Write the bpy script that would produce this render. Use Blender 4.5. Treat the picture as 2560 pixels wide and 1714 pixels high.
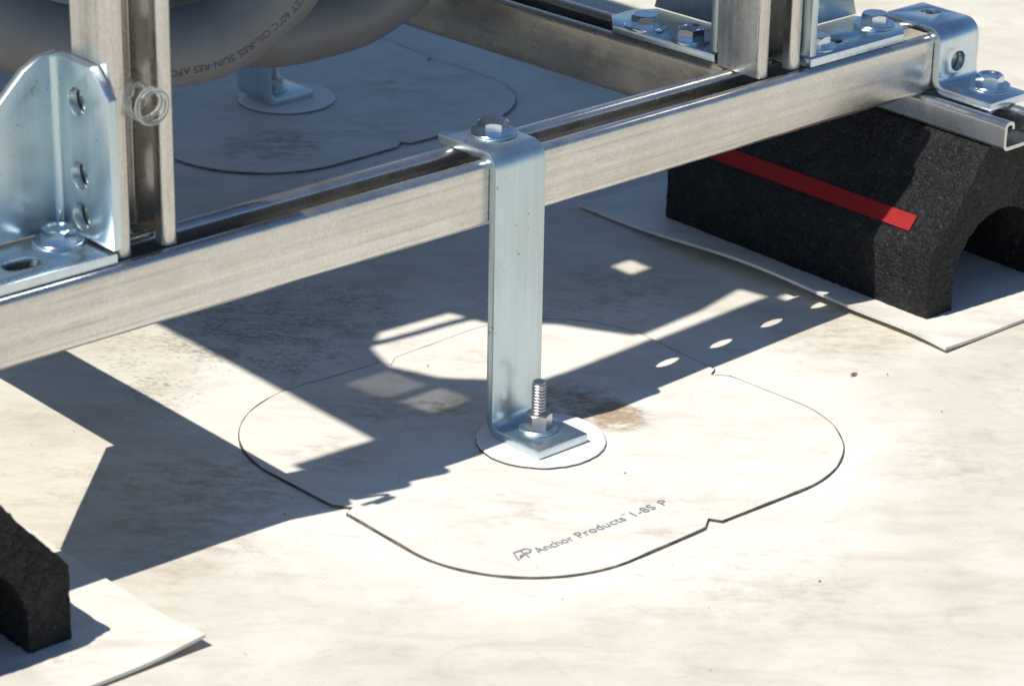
import bpy, bmesh, math, random
from mathutils import Vector, Matrix, noise as mnoise

# ------------------------------------------------------------------ reset
for o in list(bpy.data.objects):
    bpy.data.objects.remove(o, do_unlink=True)
scene = bpy.context.scene
C = scene.collection
MM = 0.001
random.seed(7)

# ------------------------------------------------------------------ camera
cam_d = bpy.data.cameras.new('camera')
cam = bpy.data.objects.new('camera', cam_d)
C.objects.link(cam)
pitch, yaw, roll = math.radians(23.2818), math.radians(41.9844), math.radians(1.0085)
fw = Vector((math.sin(yaw)*math.cos(pitch), math.cos(yaw)*math.cos(pitch), -math.sin(pitch)))
rt = Vector((math.cos(yaw), -math.sin(yaw), 0.0))
up = rt.cross(fw)
rt2 = rt*math.cos(roll) + up*math.sin(roll)
up2 = -rt*math.sin(roll) + up*math.cos(roll)
m = Matrix((rt2, up2, -fw)).transposed().to_4x4()
m.translation = Vector((-1119.412, -1265.279, 781.588))*MM
cam.matrix_world = m
cam_d.sensor_width = 36.0
cam_d.lens = 7236.122/2560*36
cam_d.clip_start = 0.05
cam_d.clip_end = 400.0
cam_d.dof.use_dof = True
cam_d.dof.focus_distance = 1.86
cam_d.dof.aperture_fstop = 14.0
scene.camera = cam

# ------------------------------------------------------------------ sky, sun, exposure
KX, KY = 0.50, 0.10                       # ground shift of a shadow per unit of height (+X, -Y)
world = bpy.data.worlds.new('World')
scene.world = world
world.use_nodes = True
wn = world.node_tree
bg = wn.nodes['Background']
sky = wn.nodes.new('ShaderNodeTexSky')
sky.sky_type = 'NISHITA'
sky.sun_disc = False
sun_dir = Vector((-KX, KY, 1.0)).normalized()
sky.sun_elevation = math.asin(sun_dir.z)
sky.sun_rotation = math.atan2(sun_dir.x, sun_dir.y)
sky.air_density = 1.0
sky.dust_density = 0.0
sky.ozone_density = 5.0
wn.links.new(sky.outputs[0], bg.inputs[0])
bg.inputs[1].default_value = 0.092
sun_d = bpy.data.lights.new('sun', 'SUN')
sun_d.energy = 4.8
sun_d.angle = math.radians(0.5)
sun_d.color = (1.0, 0.955, 0.88)
sun = bpy.data.objects.new('sun', sun_d)
C.objects.link(sun)
sun.rotation_euler = (-sun_dir).to_track_quat('-Z', 'Y').to_euler()
sun.location = (-1.0, 0.2, 3.0)
scene.view_settings.view_transform = 'Standard'
scene.view_settings.look = 'None'
scene.view_settings.exposure = 0.12
scene.view_settings.gamma = 1.0
scene.view_settings.use_curve_mapping = False

# ------------------------------------------------------------------ dimensions (mm)
ZB, ZT = 145.0, 186.3          # underside and top of the main beam
S = 41.3                       # strut size
A1 = (2.0, -48.0)              # front anchor
A2 = (284.0, 590.0)            # rear anchor
def ground(x, y):
    r1 = (x-A1[0])**2 + (y-A1[1])**2
    r2 = (x-A2[0])**2 + (y-A2[1])**2
    return 8.0 - 8.0*math.exp(-r1/190.0**2) - 8.0*math.exp(-r2/190.0**2)

# ------------------------------------------------------------------ material helpers
def mat(name):
    mt = bpy.data.materials.new(name)
    mt.use_nodes = True
    nt = mt.node_tree
    return mt, nt, nt.nodes['Principled BSDF']
def N(nt, kind, **kw):
    n = nt.nodes.new(kind)
    for k, v in kw.items():
        if k in ('op',): n.operation = v
        elif k == 'blend': n.blend_type = v
        else: setattr(n, k, v)
    return n
def coords(nt, scale=(1000, 1000, 1000), rot=(0, 0, 0), kind='Position'):
    if kind == 'Position':
        g = N(nt, 'ShaderNodeNewGeometry'); src = g.outputs['Position']
    else:
        g = N(nt, 'ShaderNodeTexCoord'); src = g.outputs['Object']
    if any(rot):
        m0 = N(nt, 'ShaderNodeMapping'); m0.inputs['Rotation'].default_value = rot
        nt.links.new(src, m0.inputs[0]); src = m0.outputs[0]
    mp = N(nt, 'ShaderNodeMapping')
    mp.inputs['Scale'].default_value = scale
    nt.links.new(src, mp.inputs[0])
    return mp.outputs[0]
def noise_tex(nt, vec, scale, detail=4, rough=0.55, dist=0.0):
    t = N(nt, 'ShaderNodeTexNoise')
    t.inputs['Scale'].default_value = scale
    t.inputs['Detail'].default_value = detail
    t.inputs['Roughness'].default_value = rough
    t.inputs['Distortion'].default_value = dist
    nt.links.new(vec, t.inputs['Vector'])
    return t.outputs['Fac']
def ramp(nt, fac, stops):
    r = N(nt, 'ShaderNodeValToRGB')
    el = r.color_ramp.elements
    while len(el) > 1: el.remove(el[-1])
    el[0].position, el[0].color = stops[0][0], tuple(stops[0][1])+(1,) if len(stops[0][1]) == 3 else stops[0][1]
    for p, c in stops[1:]:
        e = el.new(p); e.color = tuple(c)+(1,) if len(c) == 3 else c
    nt.links.new(fac, r.inputs[0])
    return r.outputs[0]
def g3(v): return (v, v, v)
def mixc(nt, fac, a, b, blend='MIX'):
    x = N(nt, 'ShaderNodeMix', data_type='RGBA', blend_type=blend)
    if isinstance(fac, float): x.inputs[0].default_value = fac
    else: nt.links.new(fac, x.inputs[0])
    for i, v in ((6, a), (7, b)):
        if isinstance(v, tuple): x.inputs[i].default_value = v+(1,)
        else: nt.links.new(v, x.inputs[i])
    return x.outputs[2]
def mathn(nt, op, a, b=None):
    x = N(nt, 'ShaderNodeMath', op=op)
    for i, v in enumerate((a, b)):
        if v is None: continue
        if isinstance(v, (int, float)): x.inputs[i].default_value = v
        else: nt.links.new(v, x.inputs[i])
    return x.outputs[0]
def bump(nt, bsdf, height, strength, dist=0.001):
    b = N(nt, 'ShaderNodeBump')
    b.inputs['Strength'].default_value = strength
    b.inputs['Distance'].default_value = dist
    nt.links.new(height, b.inputs['Height'])
    nt.links.new(b.outputs[0], bsdf.inputs['Normal'])
def spot_mask(nt, pts):
    """sum of soft round masks at (x, y, radius, strength) in mm, world space"""
    g = N(nt, 'ShaderNodeNewGeometry')
    total = None
    for x, y, r, s in pts:
        sub = N(nt, 'ShaderNodeVectorMath', operation='SUBTRACT')
        nt.links.new(g.outputs['Position'], sub.inputs[0])
        sub.inputs[1].default_value = (x*MM, y*MM, 0.004)
        ln = N(nt, 'ShaderNodeVectorMath', operation='LENGTH')
        nt.links.new(sub.outputs[0], ln.inputs[0])
        mr = N(nt, 'ShaderNodeMapRange', interpolation_type='SMOOTHSTEP')
        mr.inputs['From Min'].default_value = r*MM
        mr.inputs['From Max'].default_value = r*MM*0.15
        mr.inputs['To Max'].default_value = s
        nt.links.new(ln.outputs['Value'], mr.inputs['Value'])
        total = mr.outputs[0] if total is None else mathn(nt, 'ADD', total, mr.outputs[0])
    return total

# ------------------------------------------------------------------ materials
def make_roof_mat(name, base, base2, stains, weave=1.0, dirt=1.0, halo=None):
    mt, nt, b = mat(name)
    v = coords(nt)
    big = noise_tex(nt, v, 0.011, 5, 0.6)
    col = mixc(nt, ramp(nt, big, [(0.35, g3(0)), (0.7, g3(1))]), base, base2)
    hm = None
    if halo:
        hm = mathn(nt, 'MINIMUM', spot_mask(nt, halo), 1.0)
        edge_n = noise_tex(nt, v, 0.016, 5, 0.6)
        hm = ramp(nt, mathn(nt, 'ADD', hm, mathn(nt, 'MULTIPLY', mathn(nt, 'SUBTRACT', edge_n, 0.5), 0.9)), [(0.15, g3(0)), (0.55, g3(1))])
        col = mixc(nt, hm, col, (0.755, 0.725, 0.655))
        dirt_f = mathn(nt, 'SUBTRACT', 1.0, mathn(nt, 'MULTIPLY', hm, 0.7))
    # streaky brown film
    vs = coords(nt, (420, 1300, 1000), (0, 0, 0.72))
    streak = noise_tex(nt, vs, 0.035, 7, 0.68, 0.6)
    sfac = mathn(nt, 'MULTIPLY', ramp(nt, streak, [(0.46, g3(0)), (0.74, g3(1))]), 0.5*dirt)
    if halo: sfac = mathn(nt, 'MULTIPLY', sfac, dirt_f)
    col = mixc(nt, sfac, col, (0.40, 0.345, 0.26))
    # small tan scuffs
    sc_ = ramp(nt, noise_tex(nt, coords(nt, (500, 1500, 1000), (0, 0, 0.9)), 0.075, 6, 0.7, 0.8), [(0.60, g3(0)), (0.70, g3(1))])
    col = mixc(nt, mathn(nt, 'MULTIPLY', sc_, 0.42*dirt), col, (0.44, 0.345, 0.24))
    for rz_, th_ in ((0.35, 0.735), (1.25, 0.74), (2.2, 0.745)):
        sn = noise_tex(nt, coords(nt, (45, 1150, 1000), (0, 0, rz_)), 0.42, 2, 0.45)
        sm_ = ramp(nt, sn, [(th_-0.035, g3(0)), (th_, g3(1))])
        col = mixc(nt, mathn(nt, 'MULTIPLY', mathn(nt, 'MULTIPLY', sm_, 0.30), ramp(nt, noise_tex(nt, v, 0.012+0.004*rz_, 3, 0.5), [(0.48, g3(0)), (0.6, g3(1))])), col, (0.36, 0.30, 0.22))
    # dried puddle rings
    pr = noise_tex(nt, v, 0.0065, 3, 0.5, 0.4)
    pm = mathn(nt, 'ADD', ramp(nt, pr, [(0.525, g3(0)), (0.538, g3(1)), (0.545, g3(0.2)), (0.60, g3(0))]), ramp(nt, pr, [(0.405, g3(0)), (0.413, g3(0.8)), (0.43, g3(0))]))
    col = mixc(nt, mathn(nt, 'MULTIPLY', mathn(nt, 'MULTIPLY', pm, ramp(nt, big, [(0.4, g3(0)), (0.6, g3(1))])), 0.22*dirt), col, (0.38, 0.32, 0.24))
    # fine specks of soot, thin everywhere and dense in the stains
    vf = coords(nt, (650, 1250, 1000), (0, 0, 0.8))
    fine = noise_tex(nt, vf, 0.33, 6, 0.75)
    sp = ramp(nt, fine, [(0.66, g3(0)), (0.74, g3(1))])
    patchy = ramp(nt, noise_tex(nt, v, 0.02, 4, 0.6), [(0.52, g3(0)), (0.68, g3(1))])
    col = mixc(nt, mathn(nt, 'MULTIPLY', mathn(nt, 'MULTIPLY', sp, patchy), 0.55*dirt), col, (0.16, 0.13, 0.10))
    if stains.get('soot'):
        msk = spot_mask(nt, stains['soot'])
        clump = noise_tex(nt, vf, 0.05, 4, 0.65)
        thr = mathn(nt, 'ADD', mathn(nt, 'ADD', mathn(nt, 'MULTIPLY', fine, 0.7), mathn(nt, 'MULTIPLY', clump, 0.42)), mathn(nt, 'MULTIPLY', msk, 0.055))
        s2 = ramp(nt, thr, [(0.60, g3(0)), (0.74, g3(1))])
        col = mixc(nt, mathn(nt, 'MULTIPLY', mathn(nt, 'MINIMUM', msk, 1.0), mathn(nt, 'MULTIPLY', s2, 0.75)), col, (0.17, 0.15, 0.125))
    if stains.get('brown'):
        msk = spot_mask(nt, stains['brown'])
        med = noise_tex(nt, vf, 0.09, 7, 0.75)
        s3 = ramp(nt, mathn(nt, 'ADD', med, mathn(nt, 'MULTIPLY', msk, 0.10)), [(0.50, g3(0)), (0.68, g3(1))])
        col = mixc(nt, mathn(nt, 'MULTIPLY', mathn(nt, 'MULTIPLY', mathn(nt, 'MINIMUM', msk, 1.0), s3), 0.9), col, (0.32, 0.225, 0.135))
    # woven scrim showing through: rows of tiny dashes where the sheet is worn
    vw = coords(nt, (1000, 1000, 1000), (0, 0, 0.733))
    ck = N(nt, 'ShaderNodeTexBrick')
    ck.offset = 0.5
    ck.inputs['Scale'].default_value = 0.30
    ck.inputs['Mortar Size'].default_value = 0.15
    ck.inputs['Mortar Smooth'].default_value = 0.6
    ck.inputs['Brick Width'].default_value = 1.0
    ck.inputs['Row Height'].default_value = 0.75
    ck.inputs['Color1'].default_value = (0, 0, 0, 1); ck.inputs['Color2'].default_value = (0, 0, 0, 1); ck.inputs['Mortar'].default_value = (1, 1, 1, 1)
    nt.links.new(vw, ck.inputs['Vector'])
    wm = ramp(nt, noise_tex(nt, v, 0.0085, 4, 0.55), [(0.42, g3(0)), (0.60, g3(1))])
    wfac = mathn(nt, 'MULTIPLY', ck.outputs['Fac'], wm)
    col = mixc(nt, mathn(nt, 'MULTIPLY', wfac, 0.24*weave), col, (0.33, 0.28, 0.21))
    nt.links.new(col, b.inputs['Base Color'])
    b.inputs['Roughness'].default_value = 0.62
    b.inputs['Specular IOR Level'].default_value = 0.35
    h = mathn(nt, 'ADD', mathn(nt, 'MULTIPLY', noise_tex(nt, v, 0.25, 5, 0.6), 0.6), mathn(nt, 'MULTIPLY', ck.outputs['Fac'], -0.35*weave))
    bump(nt, b, h, 0.28, 0.0006)
    return mt

M = {}
M['roof'] = make_roof_mat('roof_tpo', (0.675, 0.637, 0.55), (0.60, 0.56, 0.472),
    {'soot': [(-25, 195, 110, 0.8), (35, 215, 80, 0.7), (-50, 150, 80, 0.5), (-70, 245, 90, 0.6), (-170, 150, 70, 0.6), (-125, 190, 80, .75), (60, 165, 60, .5), (-215, 60, 60, .4), (225, 395, 70, 0.8), (175, 400, 70, .7)],
     'brown': [(15, 175, 90, 0.5), (120, 120, 60, 0.5), (-230, 60, 110, 0.5), (-180, 10, 60, .5), (180, -240, 80, .35), (260, -60, 90, .5), (330, -230, 120, .45), (-40, -280, 120, .35), (-260, -40, 80, .5), (200, 90, 90, .6)]},
    halo=[(2, -48, 310, 1.6), (290, 590, 310, 1.6)])
M['patch'] = make_roof_mat('patch_tpo', (0.75, 0.722, 0.655), (0.70, 0.668, 0.595),
    {'soot': [(52, -20, 46, 0.85), (62, -42, 30, 0.5)],
     'brown': [(52, -20, 52, 1.2), (64, -58, 30, 1.5), (70, -40, 22, 1.2), (-30, 44, 45, 0.45), (-5, 26, 26, 0.7), (60, 62, 60, .4), (-60, 70, 50, .5), (-95, -130, 60, .3), (-60, -100, 50, .3), (0, -125, 40, .3), (-120, 20, 50, .5), (-20, -180, 60, .4),
               (210, 500, 80, .8), (300, 480, 50, .5), (380, 560, 60, .6)]}, weave=0.0, dirt=0.8)
M['sheet'] = make_roof_mat('slip_sheet_tpo', (0.76, 0.73, 0.665), (0.68, 0.645, 0.565), {}, weave=0.5, dirt=1.0)

mt, nt, b = mat('patch_cut_edge'); M['edge'] = mt
nt.links.new(ramp(nt, noise_tex(nt, coords(nt), 0.12, 5, 0.7), [(0.36, (0.05, 0.045, 0.04)), (0.6, (0.15, 0.13, 0.10)), (0.78, (0.34, 0.30, 0.24))]), b.inputs['Base Color'])
b.inputs['Roughness'].default_value = 0.8
mt, nt, b = mat('disc_pvc'); M['disc'] = mt
nt.links.new(ramp(nt, noise_tex(nt, coords(nt), 0.06, 5, 0.7), [(0.55, (0.82, 0.80, 0.76)), (0.78, (0.60, 0.55, 0.46))]), b.inputs['Base Color'])
b.inputs['Roughness'].default_value = 0.5

def make_galv(name, lo, hi, along, rough=0.25, kind='Object', film=0.14):
    """mill-galvanised steel with rolling streaks along one axis (0, 1 or 2)"""
    mt, nt, b = mat(name)
    b.inputs['Metallic'].default_value = 1.0
    sc = [900, 900, 900]; sc[along] = 9
    vs = coords(nt, tuple(sc), kind=kind)
    st = noise_tex(nt, vs, 0.22, 6, 0.6)
    v = coords(nt, kind=kind)
    bl = noise_tex(nt, v, 0.035, 5, 0.6)
    gr = noise_tex(nt, v, 0.9, 3, 0.7)
    f = mathn(nt, 'ADD', mathn(nt, 'ADD', mathn(nt, 'MULTIPLY', st, 0.36), mathn(nt, 'MULTIPLY', bl, 0.30)), mathn(nt, 'MULTIPLY', gr, 0.34))
    col = ramp(nt, f, [(0.36, lo), (0.62, hi)])
    gr2 = noise_tex(nt, v, 0.55, 5, 0.8)
    col = mixc(nt, 1.0, col, ramp(nt, gr2, [(0.36, g3(0.90)), (0.60, g3(1.03))]), 'MULTIPLY')
    sc3 = [1000, 1000, 1000]; sc3[along] = 2.5
    ln = noise_tex(nt, coords(nt, tuple(sc3), kind=kind), 0.30, 3, 0.6)
    patch_l = noise_tex(nt, coords(nt, tuple([60 if i_ == along else 300 for i_ in range(3)]), kind=kind), 0.25, 4, 0.6)
    lnm = mathn(nt, 'MULTIPLY', ramp(nt, ln, [(0.55, g3(0)), (0.63, g3(1))]), ramp(nt, patch_l, [(0.42, g3(0.15)), (0.62, g3(1))]))
    col = mixc(nt, mathn(nt, 'MULTIPLY', lnm, 0.38), col, (0.30, 0.28, 0.255))
    # dull white-rust / dirt film, diffuse
    film_f = ramp(nt, mathn(nt, 'ADD', mathn(nt, 'MULTIPLY', st, 0.5), mathn(nt, 'MULTIPLY', gr, 0.5)), [(0.40, g3(0.35*film)), (0.62, g3(film))])
    sc2 = [700, 700, 700]; sc2[along] = 60
    scr = noise_tex(nt, coords(nt, tuple(sc2), (0.05, 0.08, 0.05), kind=kind), 0.8, 2, 0.5)
    scm = ramp(nt, scr, [(0.70, g3(0)), (0.75, g3(1))])
    col = mixc(nt, mathn(nt, 'MULTIPLY', scm, 0.35), col, (0.16, 0.145, 0.13))
    nt.links.new(col, b.inputs['Base Color'])
    nt.links.new(mathn(nt, 'SUBTRACT', 1.0, mathn(nt, 'MULTIPLY', film_f, 0.75)), b.inputs['Metallic'])
    nt.links.new(ramp(nt, bl, [(0.3, g3(rough-0.05)), (0.7, g3(rough+0.08))]), b.inputs['Roughness'])
    bump(nt, b, mathn(nt, 'ADD', mathn(nt, 'MULTIPLY', st, 0.7), mathn(nt, 'MULTIPLY', gr, 0.25)), 0.12, 0.0004)
    return mt
M['galvX'] = make_galv('galvanised_steel_x', (0.52, 0.505, 0.475), (0.77, 0.755, 0.72), 0)
M['galvY'] = make_galv('galvanised_steel_y', (0.42, 0.37, 0.305), (0.66, 0.59, 0.49), 1, film=0.28)
M['galvZ'] = make_galv('galvanised_steel_z', (0.49, 0.472, 0.44), (0.75, 0.732, 0.695), 2)
M['galvC'] = make_galv('galvanised_steel_clean', (0.56, 0.57, 0.57), (0.72, 0.73, 0.73), 1, 0.22, film=0.08)

def make_zinc(name, tint, rough, kind='Object', marks=1.0):
    mt, nt, b = mat(name)
    v = coords(nt, kind=kind)
    n1 = noise_tex(nt, v, 0.05, 4, 0.6)
    n2 = noise_tex(nt, v, 0.6, 4, 0.7)
    lo = tuple(c*0.93 for c in tint)
    col = ramp(nt, n1, [(0.3, lo), (0.7, tint)])
    mk = mathn(nt, 'MULTIPLY', ramp(nt, noise_tex(nt, v, 0.13, 5, 0.75, 1.2), [(0.62, g3(0)), (0.67, g3(1))]),
               ramp(nt, noise_tex(nt, v, 0.03, 2, 0.5), [(0.45, g3(0)), (0.56, g3(1))]))
    col = mixc(nt, mathn(nt, 'MULTIPLY', mk, 0.7*marks), col, (0.16, 0.155, 0.15))
    vst = noise_tex(nt, coords(nt, (700, 700, 40), kind=kind), 0.3, 4, 0.6)
    col = mixc(nt, 1.0, col, ramp(nt, vst, [(0.3, g3(0.90)), (0.65, g3(1.02))]), 'MULTIPLY')
    nt.links.new(col, b.inputs['Base Color'])
    b.inputs['Metallic'].default_value = 1.0
    nt.links.new(ramp(nt, n1, [(0.3, g3(rough-0.02)), (0.7, g3(rough+0.06))]), b.inputs['Roughness'])
    bump(nt, b, n2, 0.02, 0.0003)
    return mt
M['zinc'] = make_zinc('zinc_plated_steel', (0.64, 0.745, 0.815), 0.24)
M['zincdull'] = make_zinc('zinc_plated_strap', (0.585, 0.695, 0.745), 0.35)
M['bolt'] = make_zinc('zinc_plated_bolt', (0.69, 0.77, 0.83), 0.15, marks=0.4)
M['stainless'] = make_zinc('stainless_stud', (0.62, 0.60, 0.57), 0.30, marks=0.6)

def make_rubber():
    mt, nt, b = mat('recycled_rubber')
    v = coords(nt)
    vo = N(nt, 'ShaderNodeTexVoronoi'); vo.inputs['Scale'].default_value = 0.62
    nt.links.new(v, vo.inputs['Vector'])
    n = noise_tex(nt, v, 0.5, 4, 0.7)
    col = ramp(nt, vo.outputs['Color'], [(0.0, (0.003, 0.003, 0.0035)), (0.35, (0.009, 0.009, 0.010)), (0.7, (0.016, 0.016, 0.017)), (0.90, (0.03, 0.029, 0.028)), (1.0, (0.10, 0.088, 0.07))])
    vo2 = N(nt, 'ShaderNodeTexVoronoi'); vo2.inputs['Scale'].default_value = 0.24
    nt.links.new(v, vo2.inputs['Vector'])
    col = mixc(nt, 1.0, col, ramp(nt, vo2.outputs['Color'], [(0.0, g3(0.55)), (0.8, g3(1.15)), (1.0, g3(1.9))]), 'MULTIPLY')
    dust = ramp(nt, noise_tex(nt, v, 0.03, 5, 0.65), [(0.5, g3(0)), (0.8, g3(1))])
    col = mixc(nt, mathn(nt, 'MULTIPLY', dust, 0.10), col, (0.25, 0.23, 0.20))
    nt.links.new(col, b.inputs['Base Color'])
    b.inputs['Roughness'].default_value = 0.6
    b.inputs['Specular IOR Level'].default_value = 0.28
    h = mathn(nt, 'ADD', mathn(nt, 'MULTIPLY', vo.outputs['Distance'], -1.0), mathn(nt, 'ADD', mathn(nt, 'MULTIPLY', vo2.outputs['Distance'], -0.7), mathn(nt, 'MULTIPLY', n, 0.8)))
    bump(nt, b, h, 1.0, 0.0014)
    return mt
M['rubber'] = make_rubber()
mt, nt, b = mat('red_reflective_tape'); M['red'] = mt
nt.links.new(ramp(nt, noise_tex(nt, coords(nt), 0.5, 4, 0.6), [(0.30, (0.13, 0.012, 0.011)), (0.45, (0.29, 0.008, 0.008)), (0.68, (0.36, 0.011, 0.010)), (0.76, (0.38, 0.05, 0.04))]), b.inputs['Base Color'])
b.inputs['Roughness'].default_value = 0.35
mt, nt, b = mat('grey_pvc_jacket'); M['pvc'] = mt
nt.links.new(ramp(nt, noise_tex(nt, coords(nt), 0.03, 5, 0.6), [(0.3, (0.215, 0.208, 0.197)), (0.7, (0.255, 0.247, 0.234))]), b.inputs['Base Color'])
b.inputs['Roughness'].default_value = 0.42
bump(nt, b, noise_tex(nt, coords(nt), 0.5, 3, 0.6), 0.08, 0.0004)
mt, nt, b = mat('dark_ink'); M['ink'] = mt
b.inputs['Base Color'].default_value = (0.085, 0.088, 0.11, 1); b.inputs['Roughness'].default_value = 0.6
mt, nt, b = mat('grey_violet_ink'); M['ink2'] = mt
nt.links.new(ramp(nt, noise_tex(nt, coords(nt), 0.5, 4, 0.7), [(0.35, (0.20, 0.195, 0.25)), (0.7, (0.29, 0.285, 0.34))]), b.inputs['Base Color'])
b.inputs['Roughness'].default_value = 0.7
mt, nt, b = mat('clear_plastic'); M['clear'] = mt
b.inputs['Base Color'].default_value = (0.93, 0.95, 0.93, 1)
b.inputs['Transmission Weight'].default_value = 0.93
b.inputs['IOR'].default_value = 1.45
b.inputs['Roughness'].default_value = 0.06
mt, nt, b = mat('shade_caster_coat'); M['caster_coat'] = mt  # dark coat of the added overhead shade caster, keeps its bounce low
nt.links.new(ramp(nt, noise_tex(nt, coords(nt), 0.01, 3, 0.5), [(0.3, (0.035, 0.037, 0.04)), (0.7, (0.05, 0.052, 0.055))]), b.inputs['Base Color'])
b.inputs['Roughness'].default_value = 0.5
mt, nt, b = mat('dry_leaf'); M['leaf'] = mt
nt.links.new(ramp(nt, noise_tex(nt, coords(nt), 1.0, 3, 0.6), [(0.3, (0.13, 0.05, 0.018)), (0.7, (0.26, 0.12, 0.045))]), b.inputs['Base Color'])
b.inputs['Roughness'].default_value = 0.8

# ------------------------------------------------------------------ object helpers
def tag(o, label=None, cat=None, group=None, kind=None):
    if label: o['label'] = label
    if cat: o['category'] = cat
    if group: o['group'] = group
    if kind: o['kind'] = kind
    return o
def thing(name, loc, label, cat, group=None, rotz=0.0):
    e = bpy.data.objects.new(name, None)
    e.empty_display_size = 0.03
    C.objects.link(e)
    e.location = Vector(loc)*MM
    e.rotation_euler = (0, 0, rotz)
    return tag(e, label, cat, group)
def smooth(me, ang=32):
    for p in me.polygons: p.use_smooth = True
    me.set_sharp_from_angle(angle=math.radians(ang))
def mesh_obj(name, verts, faces, material, parent=None, origin=None, ang=32, bevel=0.0, bevseg=2, cuts=None, local=False, mats=None, midx=None):
    """verts in mm, world space; stored relative to the parent (or origin)."""
    me = bpy.data.meshes.new(name)
    if parent is not None and origin is None:
        off = Vector((0, 0, 0)) if local else parent.location/MM
    else:
        off = Vector(origin if origin else (0, 0, 0))
    me.from_pydata([((Vector(v)-off)*MM)[:] for v in verts], [], faces)
    bm = bmesh.new(); bm.from_mesh(me)
    if midx is None:
        bmesh.ops.recalc_face_normals(bm, faces=bm.faces)
    bm.to_mesh(me); bm.free()
    me.update()
    for mm_ in (mats or [material]): me.materials.append(mm_)
    if midx is not None:
        for p, i in zip(me.polygons, midx): p.material_index = i
    o = bpy.data.objects.new(name, me)
    C.objects.link(o)
    if cuts or bevel > 0:
        tmp = []
        if cuts:
            cme = bpy.data.meshes.new('cut')
            cv, cf = [], []
            for vs, fs in cuts:
                k = len(cv); cv += vs; cf += [[i+k for i in f] for f in fs]
            cme.from_pydata([((Vector(v)-off)*MM)[:] for v in cv], [], cf)
            bm = bmesh.new(); bm.from_mesh(cme); bmesh.ops.recalc_face_normals(bm, faces=bm.faces); bm.to_mesh(cme); bm.free()
            co = bpy.data.objects.new('cut', cme); C.objects.link(co); tmp.append(co)
            md = o.modifiers.new('b', 'BOOLEAN'); md.operation = 'DIFFERENCE'; md.object = co; md.solver = 'EXACT'
        if bevel > 0:
            md = o.modifiers.new('v', 'BEVEL'); md.width = bevel*MM; md.segments = bevseg; md.limit_method = 'ANGLE'; md.angle_limit = math.radians(40)
            md.harden_normals = False
        dg = bpy.context.evaluated_depsgraph_get(); dg.update()
        nm = bpy.data.meshes.new_from_object(o.evaluated_get(dg))
        o.modifiers.clear(); old = o.data; o.data = nm; nm.name = name
        bpy.data.meshes.remove(old)
        for t in tmp:
            d = t.data; bpy.data.objects.remove(t, do_unlink=True); bpy.data.meshes.remove(d)
    smooth(o.data, ang)
    if parent is not None:
        o.parent = parent
    else:
        o.location = off*MM
    return o
def copy_tree(src, loc, rotz=0.0, label=None, group=None):
    r = src.copy(); C.objects.link(r)
    r.location = Vector(loc)*MM; r.rotation_euler = (0, 0, rotz)
    if label: r['label'] = label
    if group: r['group'] = group
    for ch in list(src.children):
        c = ch.copy(); C.objects.link(c); c.parent = r
        for g in list(ch.children):
            d = g.copy(); C.objects.link(d); d.parent = c
    return r
def prism(poly, frame, d0, d1):
    """poly: 2D points; frame(a, b, d) -> world xyz; solid between d0 and d1."""
    n = len(poly)
    v = [frame(a, b, d0) for a, b in poly] + [frame(a, b, d1) for a, b in poly]
    f = [list(range(n)), list(range(n, 2*n))[::-1]]
    f += [[i, (i+1) % n, n+(i+1) % n, n+i] for i in range(n)]
    return v, f
def fillet_path(path, r, seg=6):
    out = [Vector(path[0])]
    for i in range(1, len(path)-1):
        p0, p, p1 = Vector(path[i-1]), Vector(path[i]), Vector(path[i+1])
        a, c = (p0-p).normalized(), (p1-p).normalized()
        ang = a.angle(c)
        t = r/math.tan(ang/2)
        c0 = p + (a+c).normalized()*(r/math.sin(ang/2))
        s0, s1 = p+a*t, p+c*t
        v0, v1 = s0-c0, s1-c0
        tot = v0.angle(v1); sgn = 1 if v0.cross(v1) > 0 else -1
        for k in range(seg+1):
            th = sgn*tot*k/seg
            out.append(c0 + Vector((v0.x*math.cos(th)-v0.y*math.sin(th), v0.x*math.sin(th)+v0.y*math.cos(th))))
    out.append(Vector(path[-1]))
    return out
def strip(path, t, frame, d0, d1, r=6.0, seg=6):
    """thick bent sheet following a 2D path, solid between d0 and d1 (quads only)."""
    pts = fillet_path(path, r, seg)
    n = len(pts); L, R = [], []
    for i, p in enumerate(pts):
        d = (pts[min(i+1, n-1)]-pts[max(i-1, 0)]).normalized()
        if 0 < i < n-1:
            d1_, d2_ = (pts[i]-pts[i-1]).normalized(), (pts[i+1]-pts[i]).normalized()
            d = (d1_+d2_).normalized(); k = 1/max(0.3, d.dot(d1_))
        else: k = 1
        nn = Vector((-d.y, d.x))*k
        L.append(p+nn*t/2); R.append(p-nn*t/2)
    v = []
    for dd in (d0, d1):
        v += [frame(p.x, p.y, dd) for p in L] + [frame(p.x, p.y, dd) for p in R]
    f = []
    o = 2*n
    for i in range(n-1):
        f.append([i, i+1, n+i+1, n+i]); f.append([o+i, o+n+i, o+n+i+1, o+i+1])
        f.append([i, o+i, o+i+1, i+1]); f.append([n+i, n+i+1, o+n+i+1, o+n+i])
    f.append([0, n, o+n, o]); f.append([n-1, o+n-1, o+2*n-1, 2*n-1])
    return v, f
def circle2(cx, cy, r, n=24, sx=1.0):
    return [(cx+r*sx*math.cos(2*math.pi*k/n), cy+r*math.sin(2*math.pi*k/n)) for k in range(n)]
def stadium(cx, cy, length, width, n=8):
    r = width/2; h = length/2-r; out = []
    for k in range(n+1):
        a = -math.pi/2 + math.pi*k/n; out.append((cx+h+r*math.cos(a), cy+r*math.sin(a)))
    for k in range(n+1):
        a = math.pi/2 + math.pi*k/n; out.append((cx-h+r*math.cos(a), cy+r*math.sin(a)))
    return out
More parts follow.
